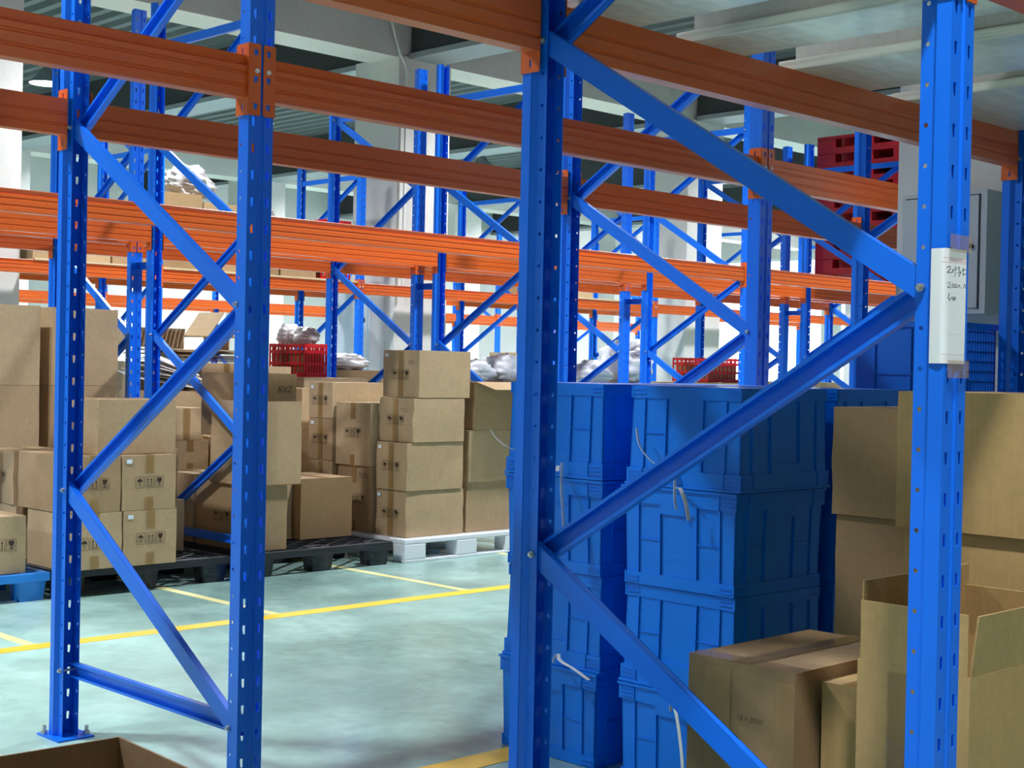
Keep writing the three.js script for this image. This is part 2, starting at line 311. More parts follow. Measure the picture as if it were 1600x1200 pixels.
const ROWS = [
  { key: 'nearest row', a: k => 2.4505 + 2.375 * k, front: 1.365, mirror: false, ks: [-1, 0, 1], fb: [-1, 0], rb: [-1, 0] },
  { key: 'second row', a: k => 2.348 + 2.407 * k, front: 3.447, mirror: false, ks: [-1, 0, 1, 2, 3], fb: [-1, 0, 1], rb: [-1, 0, 1, 2] },
  { key: 'third row, past the aisle', a: k => 4.79 + 2.39 * k, front: 7.052, mirror: true, ks: [-1, 0, 1, 2, 3, 4], fb: [-1, 0, 1, 2, 3], rb: [-1, 0, 1, 2, 3] },
  { key: 'fourth row, back to back', a: k => 4.79 + 2.39 * k, front: 8.347, mirror: false, ks: [-1, 0, 1, 2, 3, 4], fb: [-1, 0, 1, 2, 3], rb: [-1, 0, 1, 2, 3] },
  { key: 'fifth row, far back', a: k => 4.71 + 2.39 * k, front: 11.95, mirror: true, ks: [0, 1, 2, 3, 4, 5, 6], fb: [0, 1, 2, 3, 4, 5], rb: [0, 1, 2, 3, 4, 5] },
  { key: 'sixth and farthest row', a: k => 7.1 + 2.39 * k, front: 17.3, mirror: true, ks: [0, 1, 2, 3, 4, 5, 6], fb: [0, 1, 2, 3, 4, 5], rb: [0, 1, 2, 3, 4, 5] },
];
const FRAME_LABEL = {
  '0:0': 'near blue rack upright with the taped paper note, beside the blue crates', '0:1': 'blue rack upright at the photo\'s right edge in front of the white column',
  '1:0': 'blue rack upright standing in the left half, open brown box at its foot', '1:1': 'blue rack upright seen between the posts of the nearest frame, behind blue crates', '1:2': 'blue rack upright partly hidden by the column with the grey cabinet',
};
const protoFrame = {};
ROWS.forEach((R, ri) => {
  const n0 = R.ks[0];
  for (const k of R.ks) {
    const label = FRAME_LABEL[`${ri}:${k}`] ?? `blue braced rack upright, ${ORD[k - n0]} from the left in the ${R.key}`;
    const pos = W(R.a(k), R.front, 0), grp = 'blue pallet rack uprights';
    if (!protoFrame[R.mirror]) protoFrame[R.mirror] = makeFrame(R.mirror, pos, label, grp); else copyOf(protoFrame[R.mirror], pos, 0, label, grp);
  }
  for (const [list, rear] of [[R.fb, 0], [R.rb, 1]]) for (const k of list) {
    const span = R.a(k + 1) - R.a(k);
    makeBeam(span, W((R.a(k) + R.a(k + 1)) / 2, R.front + (rear ? FRAME_D : 0), 0), rear ? Math.PI : 0, `orange ${rear ? 'rear' : 'front'} beam, bay ${['one', 'two', 'three', 'four', 'five', 'six'][k - n0]} from the left, ${R.key}`, 'orange pallet rack beams');
  }
});
// row spacers between the two back-to-back rows
for (let k = 0; k < 4; k++) {
  const s = thing('row_spacer', `small blue spacer bolted between back-to-back posts, ${ORD[k]} from the left`, 'spacer', W(4.79 + 2.39 * k, 8.216, 1.86), 0, 'row spacers');
  part('bar', merge([bx(0.003, 0.045, 0.19, 0.014, 0, 0), bx(0.03, 0.003, 0.19, 0, 0.022, 0), bx(0.03, 0.003, 0.19, 0, -0.022, 0)]), M.blue, s);
  for (const z of [-0.096, 0.096]) part('end_plate', bx(0.06, 0.09, 0.003, 0, 0, z), M.blue, s);
}
// pale deck panels on the nearest row and plain boards on the fifth row
[[0.2, 0.9], [0.98, 1.62], [1.7, 2.36], [2.52, 2.76], [2.97, 3.2], [3.43, 3.83], [4.04, 4.76]].forEach(([a0, a1], i) => {
  const d = thing('deck_panel', `off-white glossy deck panel lying across the nearest row\'s beams, ${ORD[i]} from the left`, 'deck panel', W((a0 + a1) / 2, 1.882, BEAM_HI), 0, 'off-white deck panels');
  const w = a1 - a0; part('board', rbx(w, 0.03, 1.1, 0, 0.015, 0, 0.004), M.deck, d);
  
});
[[5.88, 7.06, 'under the cartons at the far left'], [7.14, 9.45, 'under the cartons above the aisle'], [11.92, 14.22, 'behind the middle, in the far back row']].forEach(([a0, a1, l]) => solo('shelf_board', bx(a1 - a0, 0.018, 1.1, 0, 0.009, 0), M.board, `plywood shelf board ${l}`, 'shelf board', W((a0 + a1) / 2, 12.466, BEAM_HI), 0, 'plywood shelf boards'));

// ================================================================ HIGH-BAY LAMPS
const shadeGeo = new THREE.LatheGeometry([[0.0, 0.19], [0.07, 0.19], [0.085, 0.175], [0.12, 0.12], [0.18, 0.06], [0.235, 0.0], [0.228, 0.0], [0.175, 0.055], [0.11, 0.11], [0.08, 0.15], [0.0, 0.15]].map(p => new THREE.Vector2(...p)), 28);
const lensGeo = new THREE.CylinderGeometry(0.215, 0.215, 0.012, 28);
const gearGeo = new THREE.CylinderGeometry(0.04, 0.05, 0.09, 16).translate(0, 0.235, 0);
LAMPS.forEach(([a, b], i) => {
  const seen = { '9.2,18.4': 'bell-shaped high-bay lamp glowing at the photo\'s upper left', '12.9,18.8': 'far bell-shaped lamp hidden behind the second-row post', '18.4,19.6': 'small far lamp glowing beyond the middle of the racks', '20.95,18': 'small far lamp glowing right of the nearest post', '15.95,23.9': 'small far lamp glowing above the high shelf cartons', '1.1,0.25': 'bell-shaped lamp over the near aisle beside the camera' };
  const L = thing('high_bay_lamp', seen[`${a},${b}`] ?? `bell-shaped high-bay ceiling lamp, ${ORD[i % 6]} along the ${{ 5.75: 'first', 10.7: 'second', 15.3: 'third', 20.9: 'fourth' }[b]} aisle`, 'ceiling lamp', W(a, b, LAMP_H), 0, 'high-bay lamps');
  part('lamp_shade', shadeGeo, M.shade, L); part('ballast', gearGeo, M.shade, L);
  part('lens', lensGeo, M.glow, L).position.y = 0.004;
  const s = new THREE.SpotLight('#f4f8ff', LAMP_CD, 0, 1.3, 0.55, 2); s.position.set(0, -0.02, 0); s.castShadow = true; s.shadow.radius = 8; s.target.position.set(0, -4, 0); L.add(s); L.add(s.target);
});

// ================================================================ CARTONS
function canvasTex(w, h, draw) { const c = document.createElement('canvas'); c.width = w; c.height = h; const x = c.getContext('2d'); draw(x, w, h); const t = new THREE.CanvasTexture(c); t.colorSpace = THREE.SRGBColorSpace; return t; }
const printMat = t => std({ map: t, transparent: true, roughness: 0.8 });
const iconMat = printMat(canvasTex(480, 176, (x) => {
  x.strokeStyle = x.fillStyle = '#3a2c1c'; x.lineWidth = 5;
  [10, 170, 330].forEach((ox, i) => {
    x.strokeRect(ox, 8, 138, 160); const cx = ox + 69;
    if (i === 0) { x.beginPath(); x.arc(cx, 80, 44, Math.PI, 0); x.closePath(); x.fill(); x.fillRect(cx - 4, 76, 8, 60); x.beginPath(); x.arc(cx + 8, 134, 11, 0, Math.PI); x.stroke(); x.fillRect(cx - 3, 24, 6, 16); }
    if (i === 1) { for (const d of [-28, 28]) { x.fillRect(cx + d - 6, 55, 12, 82); x.beginPath(); x.moveTo(cx + d, 26); x.lineTo(cx + d - 17, 60); x.lineTo(cx + d + 17, 60); x.closePath(); x.fill(); } x.fillRect(cx - 50, 142, 100, 8); }
    if (i === 2) { x.beginPath(); x.moveTo(cx - 38, 26); x.lineTo(cx + 38, 26); x.bezierCurveTo(cx + 42, 80, cx + 22, 96, cx, 100); x.bezierCurveTo(cx - 22, 96, cx - 42, 80, cx - 38, 26); x.fill(); x.fillRect(cx - 5, 98, 10, 40); x.fillRect(cx - 28, 136, 56, 9); }
  });
}));
const pen = (x, list, lw, col) => { x.strokeStyle = col; x.lineWidth = lw; x.lineCap = x.lineJoin = 'round'; for (const l of list) { x.beginPath(); l.forEach(([u, v], i) => i ? x.lineTo(u, v) : x.moveTo(u, v)); x.stroke(); } };
const noteWriting = printMat(canvasTex(512, 128, x => { x.fillStyle = '#241a10'; x.font = 'italic 78px sans-serif'; x.fillText('18 × 2000', 20, 92); }));
const scrawl = printMat(canvasTex(256, 128, x => pen(x, [[[30, 90], [60, 30], [70, 95]], [[50, 60], [95, 55]], [[120, 40], [160, 42], [122, 95], [165, 92]], [[190, 40], [215, 60], [190, 80], [220, 95]]], 6, '#4a3823')));
const scrawlUp = printMat(canvasTex(256, 96, x => { x.translate(256, 96); x.rotate(Math.PI); x.fillStyle = '#3a2a18'; x.font = 'italic 58px sans-serif'; x.fillText('ZX8', 10, 66); x.fillText('%', 190, 66); }));
const stapleMat = M.zinc;
function cardBody(w, h, d, crush = 0.002, s = 0) {
  const g = new THREE.BoxGeometry(w, h, d, 5, 4, 5), p = g.attributes.position;
  for (let i = 0; i < p.count; i++) {
    const x = p.getX(i), y = p.getY(i), z = p.getZ(i), q = k => hash(Math.round(x * 1000) + 977, Math.round(y * 1000) * 31 + Math.round(z * 1000) * 17, k + s) - 0.5;
    const ex = 1 - Math.pow(Math.abs(2 * x / w), 4), ey = 1 - Math.pow(Math.abs(2 * y / h), 4), ez = 1 - Math.pow(Math.abs(2 * z / d), 4);
    const lo = y < -h / 2 + 1e-4 || y > h / 2 - 1e-4 ? 0 : 1;
    p.setXYZ(i, x + q(1) * crush * 2 * lo - Math.sign(x) * crush * (1 - ey) * 0.4, y + q(2) * crush * 0.6 * lo, z + q(3) * crush * 2 * lo - Math.sign(z) * crush * (1 - ey) * 0.4);
  }
  g.computeVertexNormals(); return metreUV(g).translate(0, h / 2, 0);
}
let cartonNo = 0;
function onFace(face, w, d, u, y, off) {    // placement of a flat piece on the -a face ('A') or the -b face ('B'); u in metres from the middle
  return face === 'A' ? { p: [-w / 2 - off, y, u], r: -Math.PI / 2 } : { p: [u, y, d / 2 + off], r: 0 };
}
function flat(name, fw, fh, mat, parent, at) { const m = part(name, new THREE.PlaneGeometry(fw, fh), mat, parent); m.position.set(...at.p); m.rotation.y = at.r; return m; }
function thin(name, fw, fh, mat, parent, at) { const m = part(name, new THREE.BoxGeometry(fw, fh, 0.0006), mat, parent); m.position.set(...at.p); m.rotation.y = at.r; return m; }
function carton(label, [a, b, h0, w, d, h], o = {}) {
  const n = cartonNo++;
  const g = thing('carton', label, 'carton', W(a + w / 2, b + d / 2, h0), o.yaw ?? 0, o.group ?? 'cardboard cartons');
  const crush = o.crush ?? 0.0018, off = crush * 1.2 + 0.0012, mat = o.mat ?? M.card[n % 5];
  part('body', cardBody(w, h - 0.002, d, crush, n * 7), mat, g);
  for (const f of o.tape ?? []) {
    const full = o.full;
    if (full) thin('tape', 0.05, h * 0.96, M.tape, g, onFace(f, w, d, 0, h / 2, off));
    else { thin('tape', 0.05, Math.min(0.11, h * 0.34), M.tape, g, onFace(f, w, d, 0, h - Math.min(0.055, h * 0.17), off)); thin('tape', 0.05, 0.07, M.tape, g, onFace(f, w, d, 0, 0.036, off)); }
  }
  for (const f of o.icons ?? []) flat('handling_symbols', 0.18, 0.066, iconMat, g, onFace(f, w, d, o.iu ?? 0, h * (o.iy ?? 0.5), off + 0.0012));
  if (o.sticker) thin('sticker', 0.032, 0.022, M.sticker, g, onFace(o.sticker, w, d, -(o.sticker === 'A' ? d : w) / 2 + 0.04, h - 0.035, off + 0.0006));
  if (o.write) flat('handwriting', o.write[2], o.write[3], o.write[1], g, onFace(o.write[0], w, d, o.write[4], o.write[5], off + 0.0024));
  if (o.staples) for (let k = 0; k < 3; k++) { const s = part('staple', bx(0.012, 0.004, 0.002), stapleMat, g); s.position.set(-w / 2 - 0.002, h * (0.18 + 0.33 * k), d / 2 - 0.012); s.rotation.set(0.6, Math.PI / 2, 0); }
  // joint of the top flaps, closed by tape
  const top = part('top_tape', bx(w * 0.98, 0.0006, 0.05, 0, h - 0.001, 0), M.tape, g); if (w < d) { top.geometry = bx(0.05, 0.0006, d * 0.98, 0, h - 0.001, 0); }
  if (o.flap) { const [face, len, up] = o.flap, f = part('flap', face === 'B' ? bx(w, 0.004, len, 0, 0, len / 2) : bx(len, 0.004, d, -len / 2, 0, 0), mat, g); f.position.set(face === 'B' ? 0 : -w / 2, h, face === 'B' ? d / 2 : 0); f.rotation[face === 'B' ? 'x' : 'z'] = up; }
  return g;
}
function openCarton(label, [a, b, h0, w, d, h], o = {}) {   // four walls, a bottom and flaps that stand up
  const g = thing('open_carton', label, 'carton', W(a + w / 2, b + d / 2, h0), o.yaw ?? 0, 'open cartons');
  const t = 0.006, m = o.mat ?? M.card[0];
  part('bottom', bx(w, t, d, 0, t / 2, 0), M.cardInside, g);
  const wall = (x, z, ww, dd) => part('side', bx(ww, h - t, dd, x, t + (h - t) / 2, z), m, g);
  wall(-w / 2 + t / 2, 0, t, d); wall(w / 2 - t / 2, 0, t, d); wall(0, d / 2 - t / 2, w - 2 * t, t); wall(0, -d / 2 + t / 2, w - 2 * t, t);
  for (const [f, len, lean] of o.flaps ?? []) {
    const along = f[0] === 'a' ? d : w, q = new THREE.Group(); q.name = 'hinge';
    const geo = f[0] === 'a' ? bx(0.004, len, along - 0.012, 0, len / 2, 0) : bx(along - 0.012, len, 0.004, 0, len / 2, 0);
    const s = f[1] === '-' ? -1 : 1, p = part('flap', geo, m, g);
    if (f[0] === 'a') { p.position.set(s * (w / 2 - t / 2), h, 0); p.rotation.z = -s * lean; } else { p.position.set(0, h, -s * (d / 2 - t / 2)); p.rotation.x = -s * lean; }
  }
  for (const [f, u, y, tw, th, mat] of o.tapes ?? []) thin('tape', tw, th, mat, g, onFace(f, w, d, u, y, 0.001));
  if (o.write) flat('handwriting', o.write[2], o.write[3], o.write[1], g, onFace(o.write[0], w, d, o.write[4], o.write[5], 0.0018));
  return g;
}
// --- cartons on the black pallet left of the middle
const OV = 'B';
carton('taped carton with handling symbols, bottom right on the black pallet of the left stack', [3.985, 7.0, 0.15, 0.325, 0.44, 0.3], { icons: OV, tape: OV, sticker: OV, iy: 0.48 });
carton('taped carton with pale sticker and symbols, second tier right of the left stack', [3.972, 7.0, 0.45, 0.328, 0.45, 0.3], { icons: OV, tape: OV, sticker: OV, iy: 0.5 });
carton('carton with symbols, bottom left on the black pallet, half behind the post', [3.655, 7.0, 0.15, 0.32, 0.44, 0.3], { icons: OV, tape: OV, iy: 0.45 });
carton('long carton with sagging top edge, second tier left, half behind the post', [3.65, 7.0, 0.45, 0.312, 0.55, 0.302], { icons: OV, tape: OV, crush: 0.004, mat: M.card[3] });
carton('big plain carton with a stapled edge, topmost of the left pallet stack', [3.86, 7.06, 0.752, 0.47, 0.4, 0.296], { icons: 'A', iu: -0.1, staples: 1, mat: M.card[1] });
carton('plain carton at the back left of the black pallet, bottom tier', [3.655, 7.58, 0.15, 0.31, 0.42, 0.3], {});
carton('tilted crushed carton with tape and symbols behind the long sagging carton', [3.655, 7.59, 0.45, 0.31, 0.36, 0.3], { icons: 'A', tape: 'A', full: 1, crush: 0.006, yaw: -0.05, sticker: 'A' });
carton('narrow visible carton behind the right end of the black pallet stack, bottom', [4.33, 7.42, 0.15, 0.29, 0.42, 0.3], {});
carton('carton peeking out behind the second tier of the left stack', [4.33, 7.47, 0.45, 0.27, 0.4, 0.3], {});
// --- big cartons behind them
const bigTiers = [['bottom', 0.15], ['middle', 0.625], ['top', 1.1]];
for (const [t, h] of bigTiers) {
  carton(`big plain carton of the tall back stack at the photo's left edge, ${t} tier`, [3.5, 8.14, h, 0.56, 0.6, 0.475], { mat: M.card[t === 'top' ? 4 : 2], crush: 0.003 });
  carton(`big plain carton of the tall back stack, ${t} tier, second from the left edge`, [4.165, 8.2, h, 0.44, 0.6, 0.475], { mat: M.card[t === 'middle' ? 1 : 2], crush: 0.003, icons: undefined });
}
carton('carton with printed glass symbol on the blue pallet at the left edge', [3.08, 7.1, 0.15, 0.4, 0.42, 0.297], { icons: OV, iu: 0.06, tape: OV });
// --- cartons on the black lattice pallet
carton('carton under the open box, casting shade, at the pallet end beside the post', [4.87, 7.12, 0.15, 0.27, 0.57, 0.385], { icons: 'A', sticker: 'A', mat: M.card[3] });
carton('carton with a black symbol behind the shaded carton on the lattice pallet', [4.87, 7.72, 0.15, 0.26, 0.36, 0.42], { icons: 'A' });
carton('low brown carton standing alone at the end of the black lattice pallet', [5.475, 7.44, 0.15, 0.41, 0.46, 0.385], { mat: M.card[5], crush: 0.0025 });
carton('hidden-based carton behind the open box, lower tier', [5.155, 7.52, 0.15, 0.31, 0.46, 0.65], {});
openCarton('open carton with torn flaps standing up, second tier beside the post', [4.85, 7.09, 0.537, 0.365, 0.42, 0.348], { flaps: [['b-', 0.15, 0.02], ['a-', 0.15, 0.03], ['a+', 0.14, -0.05]], mat: M.card[1] });
openCarton('darker open carton with upside-down handwriting behind the torn flaps', [5.06, 7.53, 0.8, 0.43, 0.42, 0.395], { mat: M.card[5], write: ['B', scrawlUp, 0.3, 0.09, 0.05, 0.3] });
carton('small taped carton, upper, behind the left lattice pallet stack', [4.985, 8.2, 0.75, 0.25, 0.3, 0.21], { tape: OV, full: 1, mat: M.card[4] });
carton('small taped carton, lower, behind the left lattice pallet stack', [4.985, 8.18, 0.53, 0.28, 0.32, 0.22], { tape: OV, mat: M.card[4] });
carton('plain carton at the foot of the two small taped cartons', [4.96, 8.18, 0.0, 0.36, 0.34, 0.53], {});
carton('carton with symbols right of the two small taped cartons', [5.29, 8.2, 0.53, 0.3, 0.3, 0.24], { icons: OV });
carton('plain carton beneath the carton with symbols, behind the post', [5.33, 8.18, 0.0, 0.3, 0.34, 0.53], {});
carton('wide carton with a bent lid carrying the white sheets, lower', [4.98, 8.6, 0.0, 0.6, 0.4, 0.55], {});
carton('wide carton with a bent lid carrying the white sheets', [4.98, 8.6, 0.55, 0.6, 0.4, 0.51], { icons: 'A', crush: 0.005, mat: M.card[2] });
carton('tall carton with one taped side behind the near post, upper', [5.66, 8.9, 0.97, 0.42, 0.3, 0.285], { tape: OV, mat: M.card[2] });
carton('tall plain carton beneath the taped-side carton', [5.64, 8.88, 0.0, 0.46, 0.4, 0.97], {});
carton('slim pale carton between the open box and the taped stacks, upper', [6.1, 8.3, 0.8, 0.16, 0.3, 0.29], { mat: M.card[4] });
carton('slim plain carton between the open box and the taped stacks, lower', [6.08, 8.28, 0.0, 0.24, 0.34, 0.8], {});
// --- cartons on the white pallet
carton('torn crumpled carton with tape, bottom of the tall front stack on the white pallet', [6.085, 7.13, 0.15, 0.5, 0.31, 0.3], { icons: 'A', tape: 'A', full: 1, sticker: 'A', crush: 0.006, mat: M.card[0] });
carton('dented carton with tape, second from the bottom of the tall front stack', [6.075, 7.12, 0.452, 0.49, 0.31, 0.312], { icons: 'A', tape: 'A', full: 1, sticker: 'A', crush: 0.005, mat: M.card[0] });
carton('bulging scuffed carton, third from the bottom of the tall front stack', [6.115, 7.11, 0.766, 0.45, 0.345, 0.288], { icons: 'A', tape: 'A', full: 1, crush: 0.009, write: ['A', scrawl, 0.09, 0.06, 0.09, 0.21], mat: M.card[2] });
carton('neat carton on top of the tall front stack on the white pallet', [6.155, 7.11, 1.056, 0.45, 0.365, 0.31], { icons: 'A', tape: 'A', full: 1, sticker: 'A', iy: 0.48, write: ['A', scrawl, 0.08, 0.05, 0.11, 0.23], mat: M.card[2] });
carton('plain carton, bottom of the stack beside the blue crates', [6.62, 7.14, 0.15, 0.46, 0.42, 0.34], { mat: M.card[1] });
carton('plain carton, middle of the stack beside the blue crates', [6.62, 7.12, 0.49, 0.46, 0.42, 0.348], { mat: M.card[0] });
carton('carton with its lid flap lifted, top of the stack beside the blue crates', [6.66, 7.11, 0.838, 0.44, 0.42, 0.325], { mat: M.card[3], flap: ['B', 0.2, 0.25] });
carton('carton with scrawled mark, bottom of the back stack on the white pallet', [6.07, 7.475, 0.15, 0.44, 0.36, 0.44], { icons: 'A', iu: 0.04, tape: 'A', write: ['A', scrawl, 0.12, 0.07, 0.1, 0.38], crush: 0.004 });
carton('carton with symbols half in shade, upper of the middle back stack', [6.055, 7.475, 0.59, 0.44, 0.37, 0.42], { icons: 'A', tape: 'A', iy: 0.52 });
carton('small taped carton, lowest of the three behind the lone brown carton', [6.04, 7.86, 0.15, 0.46, 0.26, 0.46], { tape: 'A', full: 1, write: ['A', scrawl, 0.1, 0.06, 0.05, 0.38] });
carton('small taped carton with symbols, middle of three behind the lone brown carton', [6.035, 7.86, 0.61, 0.46, 0.26, 0.285], { icons: 'A', tape: 'A', full: 1, sticker: 'A' });
carton('small taped carton with symbols, highest of three behind the lone brown carton', [6.03, 7.86, 0.895, 0.48, 0.26, 0.245], { icons: 'A', tape: 'A', full: 1, sticker: 'A', mat: M.card[4] });
// --- loads standing on the deck panels of the nearest row, above the picture; they keep the front lamp off the second row
[[0.22, 0.66], [1.0, 0.6], [1.72, 0.62], [2.53, 0.22], [2.98, 0.21], [3.44, 0.38], [4.06, 0.68]].forEach(([a, w], k) => { for (const [t, h] of [['lower', 0], ['upper', 0.74]]) carton(`white-wrapped carton on the ${ORD[k]} deck panel from the left, ${t}`, [a, 1.36, BEAM_HI + 0.03 + h, w, 1.02, 0.74], { group: 'wrapped cartons on the deck panels', mat: M.wrapped }); });
// --- cartons in the nearest row on the right
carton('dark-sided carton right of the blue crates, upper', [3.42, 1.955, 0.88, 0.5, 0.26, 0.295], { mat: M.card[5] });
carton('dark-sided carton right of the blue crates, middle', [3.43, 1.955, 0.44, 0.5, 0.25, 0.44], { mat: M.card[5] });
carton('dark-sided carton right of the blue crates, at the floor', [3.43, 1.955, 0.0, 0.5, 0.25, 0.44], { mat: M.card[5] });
carton('large carton behind the post with the paper note, upper', [3.28, 1.42, 0.88, 0.48, 0.515, 0.345], { mat: M.cardYellow });
carton('large carton behind the post with the paper note, middle', [3.3, 1.42, 0.44, 0.48, 0.5, 0.44], { mat: M.cardYellow });
carton('large carton behind the post with the paper note, at the floor', [3.3, 1.42, 0.0, 0.48, 0.5, 0.44], { mat: M.cardYellow });
{
  const s = carton('clear-taped carton marked 18 x 2000 in front of the blue crates', [2.7, 1.83, 0.0, 0.5, 0.3, 0.6], { mat: M.card[5], write: ['A', noteWriting, 0.11, 0.0275, 0.045, 0.475], crush: 0.002 });
  thin('clear_tape', 0.07, 0.5, M.clearTape, s, onFace('A', 0.5, 0.3, -0.06, 0.33, 0.0042)); thin('clear_tape', 0.05, 0.55, M.clearTape, s, onFace('A', 0.5, 0.3, 0.125, 0.3, 0.0042));
  part('clear_tape', bx(0.06, 0.001, 0.3, -0.22, 0.6, 0), M.clearTape, s); part('clear_tape', bx(0.5, 0.001, 0.06, 0, 0.601, 0.0), M.clearTape, s);
}
carton('narrow stapled carton wedged between the clear-taped carton and the open box', [2.78, 1.665, 0.0, 0.3, 0.15, 0.575], { mat: M.cardYellow, staples: 1 });
openCarton('tall open carton with raised flaps and yellow tape behind the note post', [2.66, 1.395, 0.0, 0.46, 0.255, 0.665], { mat: M.cardYellow, flaps: [['a-', 0.125, 0.02], ['b+', 0.165, -0.02], ['b-', 0.125, 0.12], ['a+', 0.12, -0.15]], tapes: [['A', -0.03, 0.55, 0.05, 0.2, M.clearTape]] });
openCarton('empty open carton at the photo\'s lower left corner', [1.02, 2.45, 0.0, 0.75, 0.72, 0.35], { mat: M.card[5], yaw: -0.06 });

// ================================================================ PALLETS
function legGeo(w, d, h, taper = 0.85) { const g = new THREE.CylinderGeometry(Math.SQRT1_2, Math.SQRT1_2 * taper, h, 4).rotateY(Math.PI / 4); g.scale(w, 1, d); return g.translate(0, h / 2, 0); }
function pallet(label, [a, b, w, d], mat, style) {
  const H = 0.148, t = 0.045, g = thing('plastic_pallet', label, 'pallet', W(a + w / 2, b + d / 2, 0), 0, 'plastic pallets');
  const y = H - t;
  if (style === 'solid') {
    part('deck', rbx(w, 0.03, d, 0, H - 0.015, 0, 0.006, 2), mat, g);
    for (const z of [-d / 2 + 0.06, 0, d / 2 - 0.06]) for (const x of [-w / 2 + 0.09, 0, w / 2 - 0.09]) part('block', rbx(0.18, 0.1, 0.12, x, 0.068, z, 0.008, 2), mat, g);
    for (const z of [-d / 2 + 0.06, 0, d / 2 - 0.06]) part('runner', rbx(w, 0.018, 0.12, 0, 0.009, z, 0.004), mat, g);
  } else {
    for (const s of [-1, 1]) { part('edge', rbx(w, t, 0.03, 0, y + t / 2, s * (d / 2 - 0.015), 0.005), mat, g); part('edge', rbx(0.03, t, d - 0.06, s * (w / 2 - 0.015), y + t / 2, 0, 0.005), mat, g); }
    for (const ang of [0.62, -0.62]) for (let c = -1.2; c < 1.2; c += 0.105) {       // diagonal lattice, each slat cut to the deck
      const ux = Math.cos(ang), uz = Math.sin(ang), px = -uz * c, pz = ux * c, X = w / 2 - 0.03, Z = d / 2 - 0.03;
      const lo = Math.max(Math.min((-X - px) / ux, (X - px) / ux), Math.min((-Z - pz) / uz, (Z - pz) / uz)), hi = Math.min(Math.max((-X - px) / ux, (X - px) / ux), Math.max((-Z - pz) / uz, (Z - pz) / uz));
      if (hi - lo < 0.06) continue;
      const q = part('slat', bx(hi - lo, 0.026, 0.014), mat, g), m = (lo + hi) / 2; q.position.set(px + ux * m, H - 0.016 - (ang > 0 ? 0.001 : 0), pz + uz * m); q.rotation.y = -ang;
    }
    for (const x of [-w / 2 + 0.09, 0, w / 2 - 0.09]) for (const z of [-d / 2 + 0.08, 0, d / 2 - 0.08]) {
      const q = part('leg', legGeo(0.15, 0.12, y), mat, g); q.position.set(x, 0, z);
      const cap = part('leg_rim', new THREE.TorusGeometry(0.055, 0.008, 6, 16).rotateX(Math.PI / 2), mat, g); cap.scale.set(1.25, 1, 1); cap.position.set(x, H - 0.006, z);
    }
  }
  return g;
}
pallet('black plastic pallet under the taped carton stack left of the middle', [3.64, 7.06, 1.07, 1.02], M.blackPlastic, 'grid');
pallet('black lattice pallet partly empty, left of the white pallet', [4.86, 7.06, 1.06, 1.02], M.blackPlastic, 'grid');
pallet('white plastic pallet carrying the tall crumpled carton stack', [6.02, 7.06, 1.085, 1.08], M.whitePlastic, 'solid');
pallet('blue plastic pallet at the photo\'s left edge', [2.55, 7.06, 1.05, 1.02], M.bluePallet, 'grid');
pallet('black plastic pallet under the tall back stack of big cartons', [3.48, 8.12, 1.15, 0.75], M.blackPlastic, 'grid');

